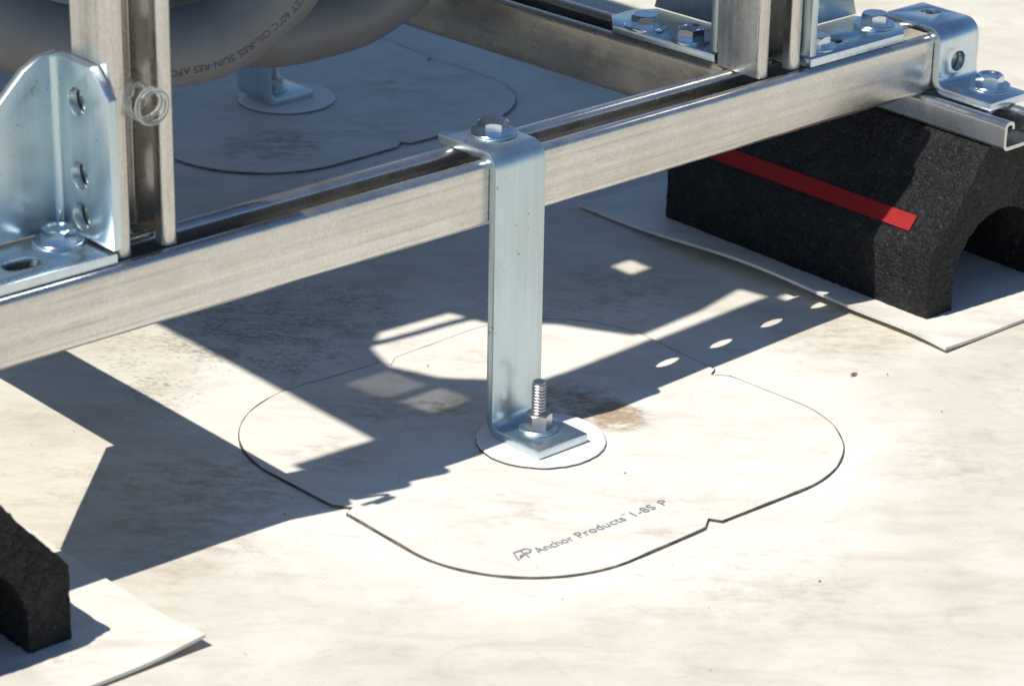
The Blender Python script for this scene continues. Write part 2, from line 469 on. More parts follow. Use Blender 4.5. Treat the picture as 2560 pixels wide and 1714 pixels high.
def tube(path, rad, n=20, cap=True):
    """round tube along 3D points"""
    pts = [Vector(p) for p in path]; v = []; f = []
    m_ = len(pts)
    t0 = (pts[1]-pts[0]).normalized()
    nrm = t0.cross(Vector((0, 0, 1)))
    if nrm.length < 1e-3: nrm = t0.cross(Vector((0, 1, 0)))
    nrm.normalize()
    frames = []
    for i in range(m_):
        t = (pts[min(i+1, m_-1)]-pts[max(i-1, 0)]).normalized()
        nrm = (nrm - t*nrm.dot(t)).normalized()
        bn = t.cross(nrm); frames.append((pts[i], t, nrm.copy(), bn))
        for k in range(n):
            a = 2*math.pi*k/n
            v.append((pts[i]+(nrm*math.cos(a)+bn*math.sin(a))*rad)[:])
    for i in range(m_-1):
        for k in range(n):
            f.append([i*n+k, i*n+(k+1) % n, (i+1)*n+(k+1) % n, (i+1)*n+k])
    if cap:
        f.append(list(range(n))[::-1]); f.append([(m_-1)*n+k for k in range(n)])
    return v, f, frames
def catmull(ctrl, sub=10):
    P = [Vector(c) for c in ctrl]; P = [P[0]*2-P[1]] + P + [P[-1]*2-P[-2]]
    out = []
    for i in range(1, len(P)-2):
        for k in range(sub):
            t = k/sub
            a, b_, c, d = P[i-1], P[i], P[i+1], P[i+2]
            out.append(0.5*((2*b_)+(-a+c)*t+(2*a-5*b_+4*c-d)*t*t+(-a+3*b_-3*c+d)*t**3))
    out.append(P[-2]); return out

# ------------------------------------------------------------------ the roof
def axis_list(lo, hi, step):
    a = [-60000, -15000, -5000, -2500, -1500, -1000]
    x = lo
    while x <= hi: a.append(x); x += step
    return a + [hi+200, hi+600, hi+1500, hi+4000, 15000, 60000]
gx = axis_list(-700, 1100, 15); gy = axis_list(-700, 1100, 15)
gv = []
for y in gy:
    for x in gx:
        w = 0.0
        if abs(x) < 2000 and abs(y) < 2000:
            w = 0.9*mnoise.noise(Vector((x/130.0, y/130.0, 0.3))) + 0.35*mnoise.noise(Vector((x/45.0, y/45.0, 2.3)))
            d1 = math.hypot(x-A1[0], y-A1[1]); d2 = math.hypot(x-A2[0], y-A2[1])
            w *= min(1.0, max(0.0, (min(d1, d2)-150)/80.0))
        gv.append((x, y, ground(x, y)+w-0.4))
nx = len(gx)
gf = [[j*nx+i, j*nx+i+1, (j+1)*nx+i+1, (j+1)*nx+i] for j in range(len(gy)-1) for i in range(nx-1)]
tag(mesh_obj('roof', gv, gf, M['roof'], ang=60), 'flat white roof membrane with dirt streaks under the steel frame', None, None, 'structure')

# ------------------------------------------------------------------ anchor patches
def patch_outline(cx, cy, hw, hh, rad, n=26):
    """rounded square with a small V notch in the middle of each side"""
    pts = []
    def side(p0, p1, nrm):
        p0, p1 = Vector(p0), Vector(p1); d = (p1-p0); L = d.length; d.normalize(); nv = Vector(nrm)
        mid = L/2
        for s in [0.0, 0.06, 0.12, 0.18, 0.24, 0.3, 0.36]: pts.append(p0+d*L*s + nv*(-1.8*s/0.36))
        pts.append(p0+d*(mid-9)-nv*2.5); pts.append(p0+d*(mid+1)-nv*10.0); pts.append(p0+d*(mid+5)-nv*2.2)
        for s in [0.64, 0.7, 0.76, 0.82, 0.88, 0.94, 1.0]: pts.append(p0+d*L*s + nv*(-1.8*(1-s)/0.36))
    cs = [((hw-rad), (hh-rad), 0), (-(hw-rad), (hh-rad), 90), (-(hw-rad), -(hh-rad), 180), ((hw-rad), -(hh-rad), 270)]
    for i, (ax, ay, a0) in enumerate(cs):
        for k in range(n+1):
            a = math.radians(a0+90*k/n); pts.append(Vector((ax+rad*math.cos(a), ay+rad*math.sin(a))))
        bx, by, b0 = cs[(i+1) % 4]
        a = math.radians(a0+90); nrm = (math.cos(a), math.sin(a))
        p1 = (bx+rad*math.cos(math.radians(b0)), by+rad*math.sin(math.radians(b0)))
        side(tuple(pts[-1]), p1, nrm)
    out = []
    for p in pts:
        if not out or (p-out[-1]).length > 0.4: out.append(p)
    if (out[0]-out[-1]).length < 0.4: out.pop()
    return [(cx+p.x, cy+p.y) for p in out]
def plate_rise(x, y, cen):
    q = min(1.0, max(0.0, (109-math.hypot(x-cen[0], y-cen[1]))/12.0))
    return 0.7*q*q*(3-2*q)
def build_patch(name, cen, hw, hh, rad, label, group, seed):
    t = thing(name, (cen[0], cen[1], 0), label, 'roof patch', group)
    ol = patch_outline(cen[0], cen[1], hw, hh, rad)
    n = len(ol); rings = [1.0, 0.985] + [0.97-0.7*q/34 for q in range(35)]
    v, f, mi = [], [], []
    def lift(x, y):
        return 0.9*max(0, mnoise.noise(Vector((x/70.0+seed, y/70.0, 1.7))))*1.6
    for x, y in ol: v.append((x, y, ground(x, y)-1.5))
    for k, s in enumerate(rings):
        for x, y in ol:
            X, Y = cen[0]+(x-cen[0])*s, cen[1]+(y-cen[1])*s
            e = lift(x, y)*max(0.0, 1-max(0, k-1)/5.0)
            ring = plate_rise(X, Y, cen)
            v.append((X, Y, ground(X, Y)+1.15+e*0.35+ring))
    v.append((cen[0], cen[1], ground(*cen)+1.8))
    for k in range(len(rings)):
        for i in range(n):
            j = (i+1) % n
            f.append([k*n+i, k*n+j, (k+1)*n+j, (k+1)*n+i]); mi.append(1 if k == 0 else 0)
    b0 = len(rings)*n
    for i in range(n):
        f.append([b0+i, b0+(i+1) % n, len(v)-1]); mi.append(0)
    mesh_obj('membrane', v, f, None, t, ang=50, mats=[M['patch'], M['edge']], midx=mi)
    # grime caught along the seam
    v, f = [], []
    for i, (x, y) in enumerate(ol):
        d = Vector((x-cen[0], y-cen[1])).normalized()
        w = 0.40+0.95*max(0.0, mnoise.noise(Vector((x/16.0, y/16.0, seed+9.0)))+0.25)
        zt = ground(x, y)+1.22+lift(x, y)*0.35
        for off, z in ((-w*0.8, zt), (0.15, zt), (w*0.4+0.3, ground(x, y)-0.2)): v.append((x+d.x*off, y+d.y*off, z))
    f = [[3*i+q, 3*((i+1) % n)+q, 3*((i+1) % n)+q+1, 3*i+q+1] for i in range(n) for q in (0, 1)]
    mesh_obj('dirt_seam', v, f, M['edge'], t)
    # raised cover disc with a ragged cut edge
    R0 = 41.0; nn = 72; v, f, mi = [], [], []
    rad_ = [R0 + 0.7*mnoise.noise(Vector((3*math.cos(a*2*math.pi/nn)+seed, 3*math.sin(a*2*math.pi/nn), 0))) + 0.35*random.uniform(-1, 1) for a in range(nn)]
    for z, dr in ((0.6, 0.4), (3.6, 0.0), (4.4, -0.9)):
        for a in range(nn):
            th = 2*math.pi*a/nn; r = rad_[a]+dr
            v.append((cen[0]+r*math.cos(th), cen[1]+r*math.sin(th), ground(*cen)+z))
    v.append((cen[0], cen[1], ground(*cen)+4.5))
    for k in range(2):
        for a in range(nn):
            f.append([k*nn+a, k*nn+(a+1) % nn, (k+1)*nn+(a+1) % nn, (k+1)*nn+a]); mi.append(1 if k == 0 else 0)
    for a in range(nn): f.append([2*nn+a, 2*nn+(a+1) % nn, 3*nn]); mi.append(0)
    mesh_obj('cover_disc', v, f, None, t, ang=40, mats=[M['disc'], M['edge']], midx=mi)
    return t
patch1 = build_patch('anchor_patch', (A1[0], A1[1]), 163, 158, 88, 'printed white rounded square roof patch with the tall bracket standing on it', 'anchor patches welded to the roof', 0.0)
patch2 = build_patch('anchor_patch', (A2[0]+6, A2[1]), 165, 160, 88, 'shaded rounded square roof patch behind the long beam under the grey conduits', 'anchor patches welded to the roof', 5.0)

# ------------------------------------------------------------------ lettering
def text_mesh(body, size, spacing=1.0):
    cu = bpy.data.curves.new('txt', 'FONT'); cu.body = body; cu.size = size; cu.space_character = spacing
    cu.resolution_u = 3
    o = bpy.data.objects.new('txt', cu); C.objects.link(o)
    dg = bpy.context.evaluated_depsgraph_get(); dg.update()
    me = bpy.data.meshes.new_from_object(o.evaluated_get(dg))
    vs = [v.co.copy() for v in me.vertices]; fs = [list(p.vertices) for p in me.polygons]
    bpy.data.objects.remove(o, do_unlink=True); bpy.data.curves.remove(cu); bpy.data.meshes.remove(me)
    return vs, fs
def wid(vs): return max(v.x for v in vs)-min(v.x for v in vs)
lv, lf = [], []
def put_text(body, size, x0, y0, length, dy=0.0):
    vs, fs = text_mesh(body, size)
    k = length/wid(vs); mn = min(v.x for v in vs); b0 = len(lv)
    for v in vs:
        X = x0+(v.x-mn)*k; Y = y0+v.y+dy
        lv.append((X, Y, ground(X, Y)+1.6+plate_rise(X, Y, A1)))
    lf.extend([[i+b0 for i in f] for f in fs])
def stroke(pts, w=1.0):
    for (x0, y0), (x1, y1) in zip(pts, pts[1:]):
        d = Vector((x1-x0, y1-y0)).normalized(); n_ = Vector((-d.y, d.x))*w/2; e = d*w*0.3; b0 = len(lv)
        for X, Y in ((x0-e.x+n_.x, y0-e.y+n_.y), (x0-e.x-n_.x, y0-e.y-n_.y), (x1+e.x-n_.x, y1+e.y-n_.y), (x1+e.x+n_.x, y1+e.y+n_.y)):
            lv.append((X, Y, ground(X, Y)+1.6+plate_rise(X, Y, A1)+0.002*len(lv)/40))
        lf.append([b0, b0+1, b0+2, b0+3])
TX, TY = -121.0, -165.0
stroke([(TX, TY), (TX+4.2, TY+9.5), (TX+13.5, TY+9.5), (TX+15, TY+6.6), (TX+12.6, TY+4.2), (TX+4.5, TY+4.2)])
stroke([(TX+9.2, TY+9.5), (TX+7.6, TY-0.5)]); stroke([(TX+2.4, TY+1.6), (TX+10.5, TY+5.2)])
put_text('Anchor', 10.0, TX+15.5, TY, 29)
put_text('Products', 10.0, TX+48.5, TY, 38)
put_text('TM', 2.6, TX+87.5, TY, 3.6, 6.0)
put_text('1-8S', 10.0, TX+94, TY, 17.5)
put_text('P', 10.0, TX+117, TY, 5.2)
mesh_obj('lettering', lv, lf, M['ink2'], patch1)

# ------------------------------------------------------------------ strut channels
def strut(name, length, frame, material, label, group, origin, height=S, depth=0, slots=None, cat='strut channel', oval=False):
    """frame(a, b, d): a across, b from the back wall (0) to the open side (height), d along."""
    t = 2.6; w = S/2-t/2
    path = [(-11.6, height-(8.5 if height > 30 else 6.0)), (-11.6, height-t/2), (-w, height-t/2), (-w, t/2), (w, t/2), (w, height-t/2), (11.6, height-t/2), (11.6, height-(8.5 if height > 30 else 6.0))]
    v, f = strip(path, t, frame, length[0], length[1], r=2.9, seg=5)
    cuts = []
    if slots:
        for s in slots:
            poly = stadium(s, 0, 28.6, 14.3, 6) if not oval else circle2(s, 3, 7.5, 20) if s < 0 else [(s+11.5*math.cos(a_), 3.4*math.sin(a_)*abs(math.sin(a_))**0.4) for a_ in [2*math.pi*k_/20 for k_ in range(20)]]
            cuts.append(prism(poly, lambda a, b_, d: frame(b_, d, a), -3, 6))
    o = mesh_obj(name, v, f, material, origin=origin, cuts=cuts or None, ang=35)
    return tag(o, label, cat, group)
def seq(lo, hi, off=0.0):
    k = math.ceil((lo+20-off)/50.8); out = []
    while off+k*50.8 < hi-20: out.append(off+k*50.8); k += 1
    return out
G_ST = 'steel strut channels of the frame'
strut('strut_beam', (-476, 428), lambda a, b_, d: (d, a, ZB+b_), M['galvX'], 'long slotted steel strut beam running across the whole picture, held by the tall bracket', G_ST, (0, 0, ZB), slots=[-404.0, 76.2, 127.0, 177.8, 228.6], oval=True)
# cross channels running back from the beam
ROT = math.radians(3.6)
def rot_about(cx, cy, ang):
    ca, sa = math.cos(ang), math.sin(ang)
    return lambda x, y: (cx+(x-cx)*ca-(y-cy)*sa, cy+(x-cx)*sa+(y-cy)*ca)
rr = rot_about(243.5, 24, ROT)
def fr_right(a, b_, d):
    x, y = rr(243.5+a, d); return (x, y, ZB+b_)
strut('cross_channel', (23, 560), fr_right, M['galvY'], 'dusty strut channel running back from the beam at the two-bracket post', G_ST, (243.5, 23, ZB))
strut('cross_channel', (23, 560), lambda a, b_, d: (-263+a, d, ZB+b_), M['galvY'], 'strut channel hidden behind the post with the clear plastic coil', G_ST, (-263, 23, ZB))
# posts, open side towards the viewer
def post(x, ztop, label):
    return strut('strut_post', (ZT+0.4, ztop), lambda a, b_, d: (x+a, 29.3-b_, d), M['galvZ'], label, 'upright strut posts on the beam', (x, 8.6, ZT), slots=[ZT+32+50.8*k for k in range(3)], cat='strut post')
post(-265, 352, 'upright strut post holding the clear plastic coil')
post(245, 352, 'upright strut post between two angled base brackets')
# half height channels on the rubber blocks
def half(x, y0, y1, label):
    return strut('base_channel', (y0, y1), lambda a, b_, d: (x+a, d, 124.4+b_), M['galvC'], label, 'shallow channels on the rubber blocks', (x, y0, 124.4), height=20.6)
half(401.3, -97, 196, 'shallow strut channel lying on the red-striped rubber block')
half(-448, -73, 196, 'shallow strut channel on the rubber block at the lower left')

# ------------------------------------------------------------------ brackets
HB = 20.65
# tall Z bracket of the front anchor
t6 = 6.0
v, f = strip([(28, ZT+3.1), (-23.9, ZT+3.1), (-23.9, 7.6), (-71.3, 7.6)], t6, lambda a, b_, d: (d, a, b_), -HB, HB, r=9.0, seg=8)
o = mesh_obj('anchor_bracket', v, f, M['zincdull'], origin=(0, -24, 4.6), bevel=0.7, cuts=[prism(circle2(-1.0, -48, 7, 20), lambda a, b_, d: (a, b_, d), 0, 14)])
tag(o, 'tall flat zinc Z-bracket bolted down in front of the beam', 'bracket', 'anchor brackets')
# rear anchor bracket, turned a quarter
v, f = strip([(222, ZT+3.1), (261, ZT+3.1), (261, 7.6), (307, 7.6)], t6, lambda a, b_, d: (a, d, b_), 575.5, 617.0, r=9.0, seg=8)
o = mesh_obj('anchor_bracket', v, f, M['zincdull'], origin=(261, 596, 4.6), bevel=0.7)
tag(o, 'shaded zinc bracket partly hidden behind the grey conduits', 'bracket', 'anchor brackets')
# end brackets hooking the beam to the base channels
def end_bracket(x, label):
    v, f = strip([(27, ZT+3.2), (-24.0, ZT+3.2), (-24.0, 148.2), (-75, 148.2)], t6, lambda a, b_, d: (x+d, a, b_), -HB, HB, r=9.0, seg=8)
    cuts = [prism(circle2(x+8, 8, 7.15, 24), lambda a, b_, d: (a, b_, d), ZT-6, ZT+12),
            prism(circle2(x-0.5, 166, 7.15, 24), lambda a, b_, d: (a, d, b_), -40, -10)]
    o = mesh_obj('end_bracket', v, f, M['zinc'], origin=(x, -24, 145), bevel=0.7, cuts=cuts)
    return tag(o, label, 'bracket', 'end brackets of the beam')
end_bracket(411.5, 'stepped zinc bracket with a round hole hooking the beam end onto the shallow channel')

# post base brackets: base plate, upright plate and gusset web
G_PB = 'gusseted post base brackets'
def base_bracket(origin, fr, label, holes_b, holes_u):
    """fr(u, v, w): u away from the post, v lateral (web at +v), w up from the beam top"""
    t = thing('post_base_bracket', origin, label, 'bracket', G_PB)
    ch = 15.0; L = 112.0
    poly = [(3.0, -16.5), (L-ch, -16.5), (L, -16.5+ch), (L, 35-ch), (L-ch*0.7, 35), (3.0, 35)]
    cuts = [prism(stadium(a, b_, ln, 14.3, 8), lambda p, q, d: fr(p, q, d), -3, 10) for a, b_, ln in holes_b]
    v, f = prism(poly, fr, 0.3, 6.3)
    mesh_obj('base_plate', v, f, M['zinc'], t, bevel=0.6, cuts=cuts or None)
    # upright plate against the post; its top front corner is cut off
    up_ = [(-18.0, 8.5), (-18.0, 95.0), (-1.0, 110.0), (33.5, 110.0), (33.5, 8.5)]
    cuts = [prism(circle2(a, b_, 8.0, 24), lambda p, q, d: fr(d, p, q), -8, 16) for a, b_ in holes_u]
    v, f = prism(up_, lambda a, b_, d: fr(d, a, b_), 0.3, 6.3)
    mesh_obj('upright_plate', v, f, M['zincdull'], t, bevel=0.6, cuts=cuts or None)
    web = [(2.0, 7.0), (104, 7.0), (98, 26), (84, 48), (26, 103), (15, 109.0), (2.0, 109.8)]
    v, f = prism(web, lambda a, b_, d: fr(a, d, b_), 33.8, 39.8)
    mesh_obj('gusset', v, f, M['zincdull'], t, bevel=0.8)
    # rolled bend between upright and gusset
    v, f, _ = tube([fr(5.2, 35.4, w) for w in (9.0, 60.0, 108.5)], 4.6, 20)
    mesh_obj('bend', v, f, M['zincdull'], t, ang=50)
    return t
UH = [(13.5, 20), (13.5, 44), (13.5, 87)]
base_bracket((-286, 8, ZT), lambda u, v, w: (-286-u, v, ZT+w), 'gusseted zinc bracket with three holes against the post with the plastic coil', [(52, 4, 24)], UH)
base_bracket((266.2, 8, ZT), lambda u, v, w: (266.2+u, v, ZT+w), 'gusseted zinc bracket on the beam top between post and stepped bracket', [(46, 4, 14.4)], UH)
def fr_l(u, v, w):
    x, y = rr(243.5+v, 29.8+u); return (x, y, ZT+w)
base_bracket((243.5, 30, ZT), fr_l, 'gusseted zinc bracket with two bolts on the cross channel behind the post', [], UH)

# ------------------------------------------------------------------ bolts
def hexpts(af, rot=0.0):
    R = af/math.sqrt(3); return [(R*math.cos(rot+math.pi/3*k), R*math.sin(rot+math.pi/3*k)) for k in range(6)]
def washer_mesh(ro, ri, h, n=40):
    prof = [(ri, 0), (ro-0.3, 0), (ro, 0.4), (ro, h-0.6), (ro-0.6, h), (ri, h)]
    v, f = [], []
    for k in range(n):
        a = 2*math.pi*k/n
        for r, z in prof: v.append((r*math.cos(a), r*math.sin(a), z))
    m_ = len(prof)
    for k in range(n):
        k2 = (k+1) % n
        for i in range(m_): f.append([k*m_+i, k2*m_+i, k2*m_+(i+1) % m_, k*m_+(i+1) % m_])
    return v, f
def hex_mesh(af, z0, z1, dish=True, hole=0.0):
    """hexagon prism with the corner chamfer of a turned head"""
    n = 48; v, f = [], []
    Rm = af/2; rows = []
    def rad(th):
        a = (th % (math.pi/3))-math.pi/6
        return Rm/math.cos(a)
    h = z1-z0
    levels = []
    for k in range(n):
        th = 2*math.pi*k/n; r = rad(th)
        over = r-Rm*0.985
        levels.append((th, r, over))
    ring = []
    def add(fn):
        ring.append([len(v)+i for i in range(n)])
        for th, r, ov in levels:
            rr_, z = fn(r, ov); v.append((rr_*math.cos(th), rr_*math.sin(th), z))
    add(lambda r, ov: (r, z0)); add(lambda r, ov: (r, z1-0.25*h*0-ov*0.62-0.15)); add(lambda r, ov: (Rm*0.965, z1))
    if dish: add(lambda r, ov: (Rm*0.80, z1-0.02*h)); add(lambda r, ov: (Rm*0.66, z1-0.16*h))
    for a, b_ in zip(ring, ring[1:]):
        for i in range(n): f.append([a[i], a[(i+1) % n], b_[(i+1) % n], b_[i]])
    f.append(ring[-1][:]); f.append(ring[0][::-1])
    return v, f
def hex_bolt_proto(loc, label, rot, dish):
    t = thing('hex_bolt', loc, label, 'bolt', 'hex bolts of the frame', rot)
    v, f = washer_mesh(14.8, 7.0, 2.4); mesh_obj('washer', v, f, M['bolt'], t, local=True, ang=40)
    v, f = hex_mesh(17.2, 2.4, 9.4, dish); mesh_obj('head', v, f, M['bolt'], t, local=True, ang=25)
    v, f, _ = tube([(0, 0, 4), (0, 0, -18)], 5.8, 16); mesh_obj('shank', v, f, M['bolt'], t, local=True)
    return t
ZP = ZT+6.35
b0 = hex_bolt_proto((4, 4.0, ZP), 'hex bolt on top of the tall Z-bracket', 0.35, False)
b1 = hex_bolt_proto((-305, 18, ZP), 'hex bolt with a wide washer below the three-hole bracket', 0.3, True)
copy_tree(b0, (361, 9, ZP), 0.55, 'hex bolt at the cut corner of the bracket plate beside the stepped bracket')
copy_tree(b0, (291, 0, ZP), 0.1, 'hex bolt half hidden behind the upright plate right of the post')
xb, yb = rr(235, 107); copy_tree(b0, (xb+4, yb, ZP), 0.3, 'hex bolt at the far end of the plate on the cross channel')
xb, yb = rr(238, 66); copy_tree(b1, (xb+2, yb, ZP), 0.9, 'hex bolt with a hollowed head next to the upright plate on the cross channel')
copy_tree(b1, (419, -50, 151.3), 0.2, 'hex bolt on the foot of the stepped bracket at the right edge')

def anchor_stud(loc, label, rot=0.0):
    t = thing('anchor_stud', loc, label, 'threaded stud', 'threaded anchor studs', rot)
    v, f = washer_mesh(12.6, 5.6, 2.4); mesh_obj('washer', v, f, M['zincdull'], t, local=True, ang=40)
    v, f = hex_mesh(15.0, 2.4, 11.6, False); mesh_obj('nut', v, f, M['stainless'], t, local=True, ang=25)
    # rod with a real thread: a stack of V ridges on a slight helix
    v, f = [], []; n = 28; pitch_ = 2.1; turns = 14; z = 0.0
    prof = []
    zz = -4.0
    while zz < 30.5:
        prof += [(3.9, zz), (4.75, zz+pitch_*0.35), (4.75, zz+pitch_*0.55), (3.9, zz+pitch_*0.95)]; zz += pitch_
    prof += [(4.4, zz+0.2), (4.0, zz+1.2), (0.01, zz+1.25)]
    for r, z in prof:
        for k in range(n):
            a = 2*math.pi*k/n
            v.append((r*math.cos(a), r*math.sin(a), z+(pitch_*k/n*0.25 if z < 30 else 0)))
    for i in range(len(prof)-1):
        for k in range(n): f.append([i*n+k, i*n+(k+1) % n, (i+1)*n+(k+1) % n, (i+1)*n+k])
    f.append(list(range(n))[::-1])
    mesh_obj('rod', v, f, M['stainless'], t, local=True, ang=40)
    return t
s0 = anchor_stud((1.0, -46.5, 10.7), 'threaded stud with a nut on the foot of the tall Z-bracket', 0.35)
s1 = copy_tree(s0, (281, 597, 10.7), 0.1, 'threaded stud on the shaded bracket below the grey conduits')

# ------------------------------------------------------------------ slip sheets and rubber blocks
def slip_sheet(name, x0, x1, y0, y1, lift, wob, label):
    nx_, ny_ = 26, 40; v, f = [], []
    for s in (0, 1):
        for j in range(ny_+1):
            for i in range(nx_+1):
                u, w = i/nx_, j/ny_
                X = x0+(x1-x0)*u; Y = y0+(y1-y0)*w
                X += wob(Y)*(1-u)
                z = ground(X, Y)+2.6+lift(X, Y, u, w)
                v.append((X, Y, z+(0.0 if s == 0 else -2.1)))
    k = (nx_+1)*(ny_+1)
    def idx(i, j, s): return s*k+j*(nx_+1)+i
    for j in range(ny_):
        for i in range(nx_):
            f.append([idx(i, j, 0), idx(i+1, j, 0), idx(i+1, j+1, 0), idx(i, j+1, 0)])
            f.append([idx(i, j, 1), idx(i, j+1, 1), idx(i+1, j+1, 1), idx(i+1, j, 1)])
    for i in range(nx_):
        f.append([idx(i, 0, 0), idx(i, 0, 1), idx(i+1, 0, 1), idx(i+1, 0, 0)]); f.append([idx(i, ny_, 0), idx(i+1, ny_, 0), idx(i+1, ny_, 1), idx(i, ny_, 1)])
    for j in range(ny_):
        f.append([idx(0, j, 0), idx(0, j+1, 0), idx(0, j+1, 1), idx(0, j, 1)]); f.append([idx(nx_, j, 0), idx(nx_, j, 1), idx(nx_, j+1, 1), idx(nx_, j+1, 0)])
    o = mesh_obj(name, v, f, M['sheet'], origin=((x0+x1)/2, (y0+y1)/2, 8), ang=50)
    return tag(o, label, 'slip sheet', 'membrane slip sheets under the rubber blocks')
def lift_r(X, Y, u, w):
    e = max(0.0, 1-u/0.16)**1.3
    prof = 10.0*math.exp(-((Y-60)/95.0)**2)+2.8*math.exp(-((Y+95)/40.0)**2)
    return e*prof
slip_sheet('slip_sheet', 295, 512, -127, 235, lift_r, lambda y: 4.0*math.sin((y+150)/52.0)-0.012*y, 'white slip sheet with a lifted edge under the red-striped rubber block')
def lift_l(X, Y, u, w):
    cu_ = max(0.0, (X+372)/50.0)**1.6*max(0.0, (-92-Y)/38.0)**1.1
    return 4.0*min(cu_, 1.2)
slip_sheet('slip_sheet', -560, -320, -133, 235, lift_l, lambda y: 0.0, 'white slip sheet with one curled corner at the lower left')

def rubber_block(cx, label, stripe):
    t = thing('rubber_block', (cx, 44, 11), label, 'rubber block', 'recycled rubber support blocks')
    zb = 10.6
    hw, y0, y1 = 74.0, -84.5, 172.0
    ol = [(-hw, zb), (-hw, 40), (-hw-0.6, 54), (-hw+3, 60), (-45, 89.5), (-24, 119), (-20, 124.2), (20, 124.2), (24, 119), (45, 89.5), (hw-3, 60), (hw+0.6, 54), (hw, 40), (hw, zb)]
    # arch tunnel
    arch = [(47, zb)] + [(47.5*math.cos(math.pi*k/16), 28+47.5*math.sin(math.pi*k/16)) for k in range(17)] + [(-47, zb)]
    # cross-section as strips between the outer line and the arch, resampled
    def resample(p, n_):
        L = [0]
        for a, b_ in zip(p, p[1:]): L.append(L[-1]+math.dist(a, b_))
        out = []
        for k in range(n_+1):
            s = L[-1]*k/n_; i = 0
            while i < len(p)-2 and L[i+1] < s: i += 1
            q = (s-L[i])/(L[i+1]-L[i]); out.append((p[i][0]+(p[i+1][0]-p[i][0])*q, p[i][1]+(p[i+1][1]-p[i][1])*q))
        return out
    n_ = 90
    A = resample(ol, n_); B = resample(arch[::-1], n_)
    rows = 80; v, f = [], []
    def rough(p, d=1.0):
        q = Vector(p)
        return Vector((mnoise.noise(q/1.9), mnoise.noise(q/1.9+Vector((31, 7, 3))), mnoise.noise(q/1.9+Vector((5, 77, 13)))))*0.85*d
    def addp(x, y, z, d=1.0):
        p = Vector((cx+x, y, z)); p = p+rough(p, d); p.z = max(p.z, 10.7); v.append(p[:])
    for j in range(rows+1):
        y = y0+(y1-y0)*j/rows
        for x, z in A: addp(x, y, z)
    kA = len(v)
    for j in range(rows+1):
        y = y0+(y1-y0)*j/rows
        for x, z in B: addp(x, y, z)
    m_ = n_+1
    for j in range(rows):
        for i in range(n_):
            f.append([j*m_+i, j*m_+i+1, (j+1)*m_+i+1, (j+1)*m_+i])
            f.append([kA+j*m_+i, kA+(j+1)*m_+i, kA+(j+1)*m_+i+1, kA+j*m_+i+1])
    def endcap(j):
        K = 10; base = len(v); ring = []
        for q in range(K+1):
            if q == 0: ring.append([j*m_+i for i in range(m_)])
            elif q == K: ring.append([kA+j*m_+i for i in range(m_)])
            else:
                r_ = []
                for i in range(m_):
                    x = A[i][0]+(B[i][0]-A[i][0])*q/K; z = A[i][1]+(B[i][1]-A[i][1])*q/K
                    r_.append(len(v)); addp(x, y0 if j == 0 else y1, z)
                ring.append(r_)
        for a, b_ in zip(ring, ring[1:]):
            for i in range(n_): f.append([a[i], a[i+1], b_[i+1], b_[i]])
    endcap(0); endcap(rows)
    for j in range(rows):
        f.append([j*m_, (j+1)*m_, kA+(j+1)*m_, kA+j*m_]); f.append([j*m_+n_, kA+j*m_+n_, kA+(j+1)*m_+n_, (j+1)*m_+n_])
    mesh_obj('body', v, f, M['rubber'], t, ang=70)
    if stripe:
        for sgn in (-1, 1):
            # tape on the sloping flank
            dx, dz = 26.0, 29.5; L_ = math.hypot(dx, dz); nx_, nz_ = -dz/L_*1.0, dx/L_
            vs, fs = [], []
            def pt(s, off): return (sgn*(-71+dx*s/L_ + nx_*off), 60+dz*s/L_ + nz_*off)
            prof = [pt(7.5, 1.2), pt(19.5, 1.2), pt(19.5, -1.0), pt(7.5, -1.0)]
            ny_ = 20
            for j in range(ny_+1):
                y = -57.5+(162-(-57.5))*j/ny_
                for x, z in prof: vs.append((cx+x, y, z))
            for j in range(ny_):
                for i in range(4): fs.append([j*4+i, j*4+(i+1) % 4, (j+1)*4+(i+1) % 4, (j+1)*4+i])
            fs.append([0, 1, 2, 3]); fs.append([ny_*4+3, ny_*4+2, ny_*4+1, ny_*4])
            so = mesh_obj('red_stripe', vs, fs, M['red'], t, ang=40)
            so['label'] = 'red reflective stripe'
    return t
rubber_block(401.3, 'arched black rubber block with a red stripe under the beam end', True)
rubber_block(-448, 'black rubber block cut off by the lower left picture edge', True)

# ------------------------------------------------------------------ conduits
def conduit(ctrl, rad, label, n=28):
    path = catmull(ctrl, 14)
    v, f, fr = tube(path, rad, n)
    o = mesh_obj('flexible_conduit', v, f, M['pvc'], origin=tuple(path[len(path)//2]), ang=60)
    tag(o, label, 'conduit', 'grey flexible conduits')
    return o, fr
c1 = [(-330, 356, 690), (-318, 355, 480), (-262, 350, 322), (-197.8, 340.0, 248.8), (-162.3, 328.3, 223.7), (-141.0, 320.4, 210.5), (-107.0, 308.7, 196.7), (-63.4, 294.6, 187.2), (-40.5, 286.2, 186.6), (-5.7, 274.2, 191.9), (23.5, 264.2, 211.5), (39.7, 258.5, 228.2), (56.1, 253.1, 252.9), (66.4, 250.0, 282.4), (74, 248, 340), (78, 247, 480), (78, 247, 690)]
c2 = [(-60, 372, 690), (-55, 370, 420), (-36, 364, 265), (-5, 356, 211), (20.4, 350.0, 186.7), (42.6, 342.6, 173.6), (61.3, 335.4, 168.1), (81.9, 328.0, 165.7), (104.6, 320.2, 167.5), (143.1, 307.9, 175.3), (177.8, 296.6, 198.0), (197.1, 289.9, 220.7), (213.6, 285.0, 252.0), (228, 282, 310), (232, 281, 430), (232, 281, 690)]
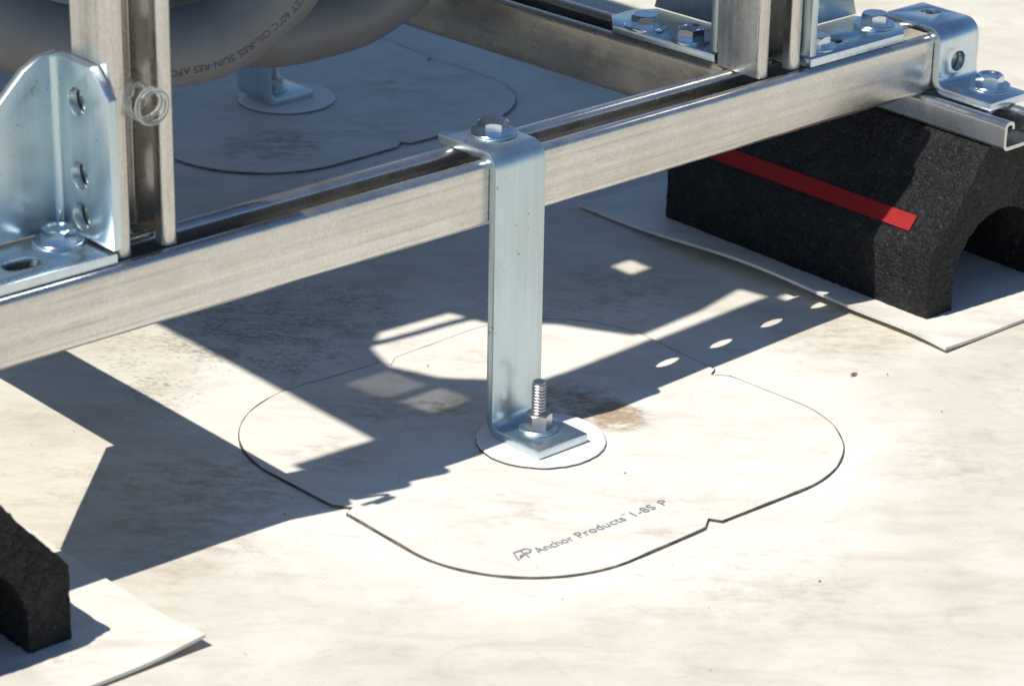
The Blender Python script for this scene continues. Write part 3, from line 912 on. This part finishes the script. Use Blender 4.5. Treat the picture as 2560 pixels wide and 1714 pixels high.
c3 = [(-250, 425, 690), (-245, 422, 480), (-205, 412, 350), (-158.5, 400.0, 293.8), (-120.4, 388.9, 267.9), (-98.5, 381.6, 250.7), (-64.5, 370.5, 238.9), (-18.5, 357.3, 230.4), (5.2, 349.3, 229.8), (32.5, 340.3, 236.1), (49.6, 333.7, 248.6), (60.8, 330.0, 268.6), (74, 327, 330), (80, 326, 480), (80, 326, 690)]
cond1, fr1 = conduit(c1, 26.6, 'printed grey conduit sagging in front of the other conduits')
conduit(c2, 26.0, 'unprinted grey conduit sagging lowest behind the printed one')
conduit(c3, 26.0, 'dark grey conduit behind and above the printed one')

# printing on the front conduit, upside down and following the bend
S_ = [0.0]
for a, b_ in zip(fr1, fr1[1:]): S_.append(S_[-1]+(b_[0]-a[0]).length)
def station(s):
    i = 0
    while i < len(S_)-2 and S_[i+1] < s: i += 1
    q = (s-S_[i])/(S_[i+1]-S_[i])
    return fr1[i][0].lerp(fr1[i+1][0], q), fr1[i][1].lerp(fr1[i+1][1], q).normalized()
i_end = min(range(len(fr1)), key=lambda i: (fr1[i][0]-Vector((-40.5, 286.2, 186.6))).length)
s_end = S_[i_end]-6.0
camp = Vector((-1119.4, -1265.3, 781.6))
tv, tf = text_mesh('75°C WET 60°C OIL-RES SUN-RES AFC', 7.8)
x_lo, x_hi = min(v.x for v in tv), max(v.x for v in tv)
LEN = 122.0
bmt = bmesh.new()
for v in tv: bmt.verts.new((v.x, v.y, 0))
bmt.verts.ensure_lookup_table()
for q in tf:
    try: bmt.faces.new([bmt.verts[i] for i in q])
    except ValueError: pass
bmesh.ops.triangulate(bmt, faces=bmt.faces)
bmt.verts.ensure_lookup_table()
cv = []
for v in bmt.verts:
    s = s_end + LEN*(1-(v.co.x-x_lo)/(x_hi-x_lo))
    p, tg = station(s)
    cd = (camp-p); cd = (cd-tg*cd.dot(tg)).normalized()
    dn = tg.cross(cd)
    if dn.z > 0: dn = -dn
    ang = math.radians(40)+(v.co.y-3.0)/26.7
    cv.append((p+(cd*math.cos(ang)+dn*math.sin(ang))*26.85)[:])
cf = [[w.index for w in q.verts] for q in bmt.faces]
bmt.free()
lt = mesh_obj('lettering', cv, cf, M['ink'], origin=tuple(cond1.location/MM))
lt.parent = cond1; lt.location = (0, 0, 0)

# ------------------------------------------------------------------ clear plastic coil in the post
hp = []
turns = [(0.0, 20.0), (1.0, 8.0), (2.0, -6.0), (3.0, -19.5), (3.4, -23.0), (4.4, -25.6)]
def hy(u):
    for (u0, y0), (u1, y1) in zip(turns, turns[1:]):
        if u <= u1: return y0+(y1-y0)*(u-u0)/(u1-u0)
    return turns[-1][1]
for k in range(4*44+18):
    u = k/44.0
    if u > 4.4: break
    r = 8.8 if u < 3.2 else 9.3
    hp.append((-268+r*math.cos(2*math.pi*u), hy(u), 275+r*math.sin(2*math.pi*u)))
v, f, _ = tube(hp, 1.5, 12)
tag(mesh_obj('plastic_coil', v, f, M['clear'], origin=(-268, 0, 275), ang=60), 'clear plastic coil spring poking out of the open post', 'spring')

# ------------------------------------------------------------------ unseen shapes added overhead and at the side to shade the roof
LZ = 700.0
def lifted(x, y, g=4.0): return (x-KX*(LZ-g), y+KY*(LZ-g))
sh = [(-80, 8), (-80, 335), (-560, 335), (-560, 1300), (694, 1300), (694, 14), (281, 14), (274, 42), (225, 33), (160, 31), (133, 78), (97, 115), (89, 142), (28, 147), (8, 130), (-2, 99), (13, 67), (33, 46), (58, 22), (58, 8)]  # outline of the wanted roof shade, lifted along the sun to cut the slab
caster = thing('added_shade_slab', lifted(300, 500)+(LZ,), 'added dark slab above the frame, out of the picture, shaped to shade the roof', 'shade caster')  # added overhead slab, never seen, only there to cast shade on the roof
cuts = [prism([lifted(233, 111), lifted(253, 111), lifted(253, 131), lifted(233, 131)], lambda a, b_, d: (a, b_, d), LZ-5, LZ+20)]  # opening in the added slab that lets one square of sun through
for (x0_, x1_, y0_, nk, wd, sk) in ((-40, -3, 64, 11, 0.75, -0.35), (-30, 6, 28, 9, 0.95, -0.35)):  # narrow slits in the added slab for two dim, half-lit patches
    for k in range(nk):
        y = y0_+k*2.9; e = sk*(k-nk/2)*1.6
        cuts.append(prism([lifted(x0_+e, y), lifted(x1_+e, y), lifted(x1_+e, y+wd), lifted(x0_+e, y+wd)], lambda a, b_, d: (a, b_, d), LZ-5, LZ+20))
v, f = prism([lifted(*p) for p in sh], lambda a, b_, d: (a, b_, d), LZ, LZ+4)
mesh_obj('slab', v, f, M['caster_coat'], caster, cuts=cuts)
for lx, ly in ((-620, 520), (-620, 1320), (330, 1320)):  # unseen legs that hold up the added slab
    v, f = prism([(lx-22, ly-22), (lx+22, ly-22), (lx+22, ly+22), (lx-22, ly+22)], lambda a, b_, d: (a, b_, d), 8.0, LZ)
    mesh_obj('leg', v, f, M['caster_coat'], caster, bevel=2)
v, f = prism([lifted(-142, 2), lifted(283, 2), lifted(283, 20), lifted(-142, 20)], lambda a, b_, d: (a, b_, d), LZ-2, LZ+6)  # added overhead strip that widens the beam's shadow at the back
mesh_obj('shade_strip', v, f, M['caster_coat'], caster)
v, f, _ = tube(catmull([lifted(-20, 150)+(LZ-4,), lifted(15, 136)+(LZ-6,), lifted(50, 131)+(LZ-7,), lifted(85, 128)+(LZ-6,), lifted(120, 122)+(LZ-4,)], 6), 3.6, 10)
mesh_obj('wire', v, f, M['ink'], caster)
v, f = prism([(-386, 0), (-386, 25), (-286, 125), (-250, 125), (-250, 0)], lambda a, b_, d: (a, b_, d), ZB-4.2, ZB-0.2)  # added plate, shaped to cast the diagonal shadow edge at the left
tag(mesh_obj('added_shade_plate', v, f, M['zinc'], origin=(-320, 50, ZB-4), bevel=0.6), 'added triangular plate under the beam, out of view at the left, casting a shadow edge', 'gusset plate')

# ------------------------------------------------------------------ litter
v, f = [], []
lc = Vector((226, -110))
for k, (dx, dy, dz) in enumerate([(-5.5, 0, 0.4), (-3, 1.3, 1.0), (0, 1.7, 1.6), (3, 1.2, 0.9), (5.5, -0.2, 0.5), (2.5, -1.4, 0.8), (-1, -1.7, 1.3), (-3.5, -1.1, 0.7)]):
    v.append((lc.x+dx*0.62, lc.y+dy*0.62, ground(lc.x, lc.y)+0.4+dz*0.6))
v.append((lc.x, lc.y, ground(lc.x, lc.y)+1.4))
f = [[i, (i+1) % 8, 8] for i in range(8)]
n0 = len(v); v += [(a, b_, c-0.5) for a, b_, c in v]; f += [[n0+q for q in g[::-1]] for g in f[:8]] + [[i, n0+i, n0+(i+1) % 8, (i+1) % 8] for i in range(8)]
tag(mesh_obj('leaf_fragment', v, f, M['leaf'], origin=(lc.x, lc.y, 6)), 'tiny brown dry leaf fragment on the sunlit roof near the slip sheet', 'leaf')
v, f = [], []
for k in range(60):
    x, y = random.uniform(-330, 420), random.uniform(-330, 300)
    r = random.choice([0.35, 0.4, 0.5, 0.9]); z = ground(x, y)+(2.2 if abs(x-A1[0]) < 155 and abs(y-A1[1]) < 150 else 0.3)
    if (x-A1[0])**2+(y-A1[1])**2 < 50**2: continue
    b0_ = len(v); a0 = random.uniform(0, 3); el = random.uniform(0.5, 1.0)
    for q in range(5):
        a = a0+q*2*math.pi/5; v.append((x+r*math.cos(a), y+r*el*math.sin(a), z))
    v.append((x, y, z+r*0.7)); f += [[b0_+q, b0_+(q+1) % 5, b0_+5] for q in range(5)]
tag(mesh_obj('grit', v, f, M['leaf']), 'scattered dark grit on the roof', None, None, 'stuff')
